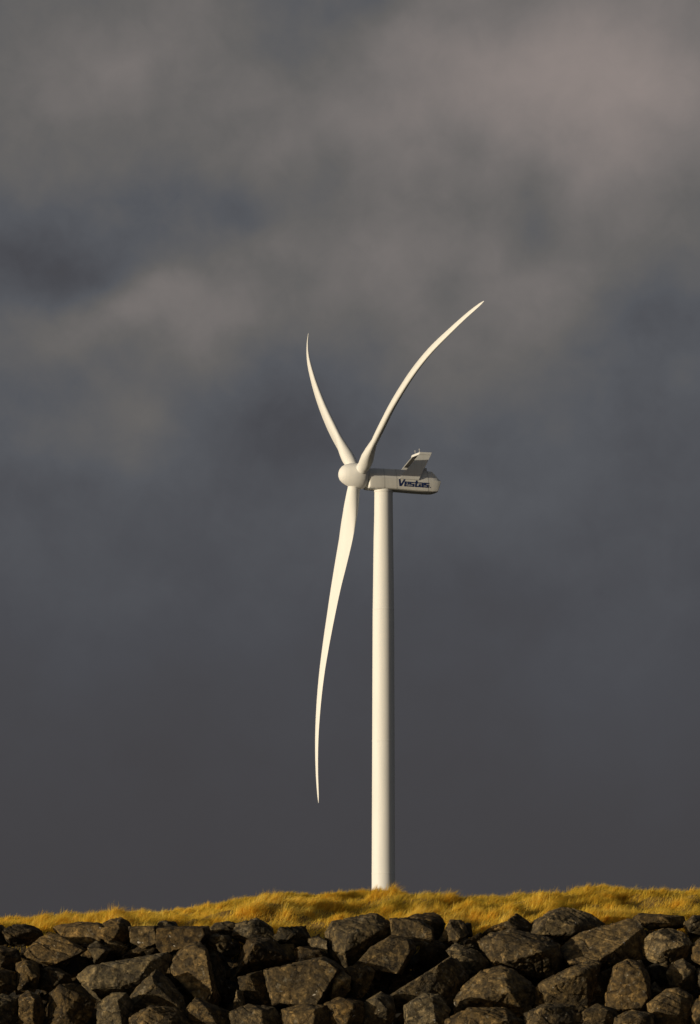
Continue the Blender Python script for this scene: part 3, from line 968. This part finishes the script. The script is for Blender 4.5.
tc = nd(nt, 'ShaderNodeTexCoord')
sp = nd(nt, 'ShaderNodeSeparateXYZ')
nt.links.new(tc.outputs['Generated'], sp.inputs[0])
az = mathn(nt, 'ARCTAN2', sp.outputs[0], sp.outputs[1])
el = mathn(nt, 'ARCSINE', sp.outputs[2])
U = mathn(nt, 'MULTIPLY_ADD', az, F / 100, 3.5)           # cloud map: azimuth and elevation, one unit = 1.5 degrees
V = mathn(nt, 'MULTIPLY_ADD', el, -F / 100, 10.0)
cv = nd(nt, 'ShaderNodeCombineXYZ')
nt.links.new(U, cv.inputs[0])
nt.links.new(V, cv.inputs[1])
n_w1 = noise_tex(nt, cv.outputs[0], 0.6, 5, 0.45)
cv2 = nd(nt, 'ShaderNodeVectorMath', operation='ADD')
nt.links.new(cv.outputs[0], cv2.inputs[0])
cv2.inputs[1].default_value = (17.3, 5.1, 3.3)
n_w2 = noise_tex(nt, cv2.outputs[0], 0.6, 5, 0.45)
Uw = mathn(nt, 'ADD', U, mathn(nt, 'MULTIPLY_ADD', n_w1, 2.2, -1.1))
Vw = mathn(nt, 'ADD', V, mathn(nt, 'MULTIPLY_ADD', n_w2, 1.7, -0.85))
# cloud banks: centre (u, v), half widths, brightness
BANKS = [(4.9, 1.0, 2.2, .9, .32), (6.6, 1.4, 1.3, 1.4, .24), (1.0, 1.0, 1.0, .8, .14), (4.9, 2.7, 1.4, .6, .16), (1.5, 3.25, 1.2, .4, .24),
         (3.2, 3.0, 1.6, .5, .05), (0.5, 2.5, .9, .55, -.16), (2.2, 2.4, .7, .35, -.12), (5.4, 2.1, .5, .4, -.12), (6.7, 2.9, .9, .9, -.10),
         (3.2, 4.4, 1.3, .5, -.06), (1.1, 4.4, .8, .35, .13), (0.5, 5.6, 1.4, .6, .03), (5.1, 3.5, 1.2, .7, .06), (3.4, .4, .8, .5, -.14),
         (5.2, 5.2, 1.3, .5, .06), (1.2, 6.2, 1.2, .4, .05), (6.4, 7.0, .9, .8, .04)]
b_sum = None
for (cu_, cv_, hw, hh, amp) in BANKS:
    du = mathn(nt, 'DIVIDE', mathn(nt, 'SUBTRACT', Uw, cu_), hw)
    dv = mathn(nt, 'DIVIDE', mathn(nt, 'SUBTRACT', Vw, cv_), hh)
    r2 = mathn(nt, 'ADD', mathn(nt, 'MULTIPLY', du, du), mathn(nt, 'MULTIPLY', dv, dv))
    g = mathn(nt, 'MULTIPLY', mathn(nt, 'EXPONENT', mathn(nt, 'MULTIPLY', r2, -1.0)), amp)
    b_sum = g if b_sum is None else mathn(nt, 'ADD', b_sum, g)
# rain-dark base of the cloud deck brightening with height; unseen overhead part darkened to cut fill
deck = ramp(nt, mathn(nt, 'MULTIPLY_ADD', V, 1 / 30, 2 / 3, True), [(0.0, (.10,) * 3), (.45, (.30,) * 3), (.64, (.50,) * 3), (.78, (.40,) * 3), (.866, (.22,) * 3), (.966, (.08,) * 3), (1.0, (.06,) * 3)])
wisp = noise_tex(nt, cv.outputs[0], 0.85, 6, 0.5, 0.15)
wisp2 = noise_tex(nt, cv2.outputs[0], 0.35, 5, 0.5, 0.3)
fadeW = ramp(nt, mathn(nt, 'DIVIDE', V, 10.0, None, True), [(0.0, (1,) * 3), (.35, (1.0,) * 3), (.5, (.6,) * 3), (.65, (.3,) * 3), (.9, (.1,) * 3)])
wisp3 = noise_tex(nt, cv.outputs[0], 2.6, 8, 0.6, 0.5)
wsum = mathn(nt, 'ADD', mathn(nt, 'MULTIPLY_ADD', wisp3, .12, -.06), mathn(nt, 'ADD', mathn(nt, 'MULTIPLY_ADD', wisp, .34, -.17), mathn(nt, 'MULTIPLY_ADD', wisp2, .30, -.15)))
b_all = mathn(nt, 'ADD', mathn(nt, 'ADD', b_sum, deck), mathn(nt, 'MULTIPLY', wsum, fadeW))


def lin3(r, g, b):
    f = lambda c: ((c / 255 + .055) / 1.055) ** 2.4 if c > 10 else c / 255 / 12.92
    return (f(r), f(g), f(b))


ccol = ramp(nt, mathn(nt, 'MULTIPLY_ADD', b_all, 1.12, -.035), [(0.0, lin3(64, 62, 64)), (.10, lin3(68, 67, 70)), (.22, lin3(74, 75, 80)), (.36, lin3(86, 88, 93)), (.52, lin3(101, 99, 98)),
                        (.70, lin3(118, 113, 111)), (1.0, lin3(143, 133, 129))])
bg2 = nd(nt, 'ShaderNodeBackground')
nt.links.new(ccol, bg2.inputs['Color'])
bg2.inputs['Strength'].default_value = 1.0
# unseen clear opening added high behind the camera for blue fill light
dotn = nd(nt, 'ShaderNodeVectorMath', operation='DOT_PRODUCT')
nt.links.new(tc.outputs['Generated'], dotn.inputs[0])
dotn.inputs[1].default_value = (-.45, -.60, .66)
cover = ramp(nt, mathn(nt, 'MULTIPLY_ADD', dotn.outputs['Value'], .5, .5), [(.80, (1,) * 3), (.97, (0.0,) * 3)])
ms = nd(nt, 'ShaderNodeMixShader')
nt.links.new(cover, ms.inputs[0])
nt.links.new(bgn.outputs[0], ms.inputs[1])
nt.links.new(bg2.outputs[0], ms.inputs[2])
nt.links.new(ms.outputs[0], out.inputs['Surface'])

# ------------------------------------------------------------------ camera and output
cd = bpy.data.cameras.new('camera')
cd.sensor_fit = 'HORIZONTAL'
cd.sensor_width = 24.0
cd.lens = 24.0 * F / 700.0
cd.shift_y = (HZ - 512.0) / 700.0
cd.clip_start = 0.5
cd.clip_end = 8000.0
cam = bpy.data.objects.new('camera', cd)
COL.objects.link(cam)
cam.location = (0, 0, CZ)
cam.rotation_euler = (R(90), 0, 0)
scene.camera = cam

scene.render.engine = 'CYCLES'
scene.render.resolution_x = 700
scene.render.resolution_y = 1024
scene.view_settings.view_transform = 'Standard'
scene.view_settings.look = 'None'
scene.view_settings.gamma = 1.0
scene.view_settings.exposure = 0.0
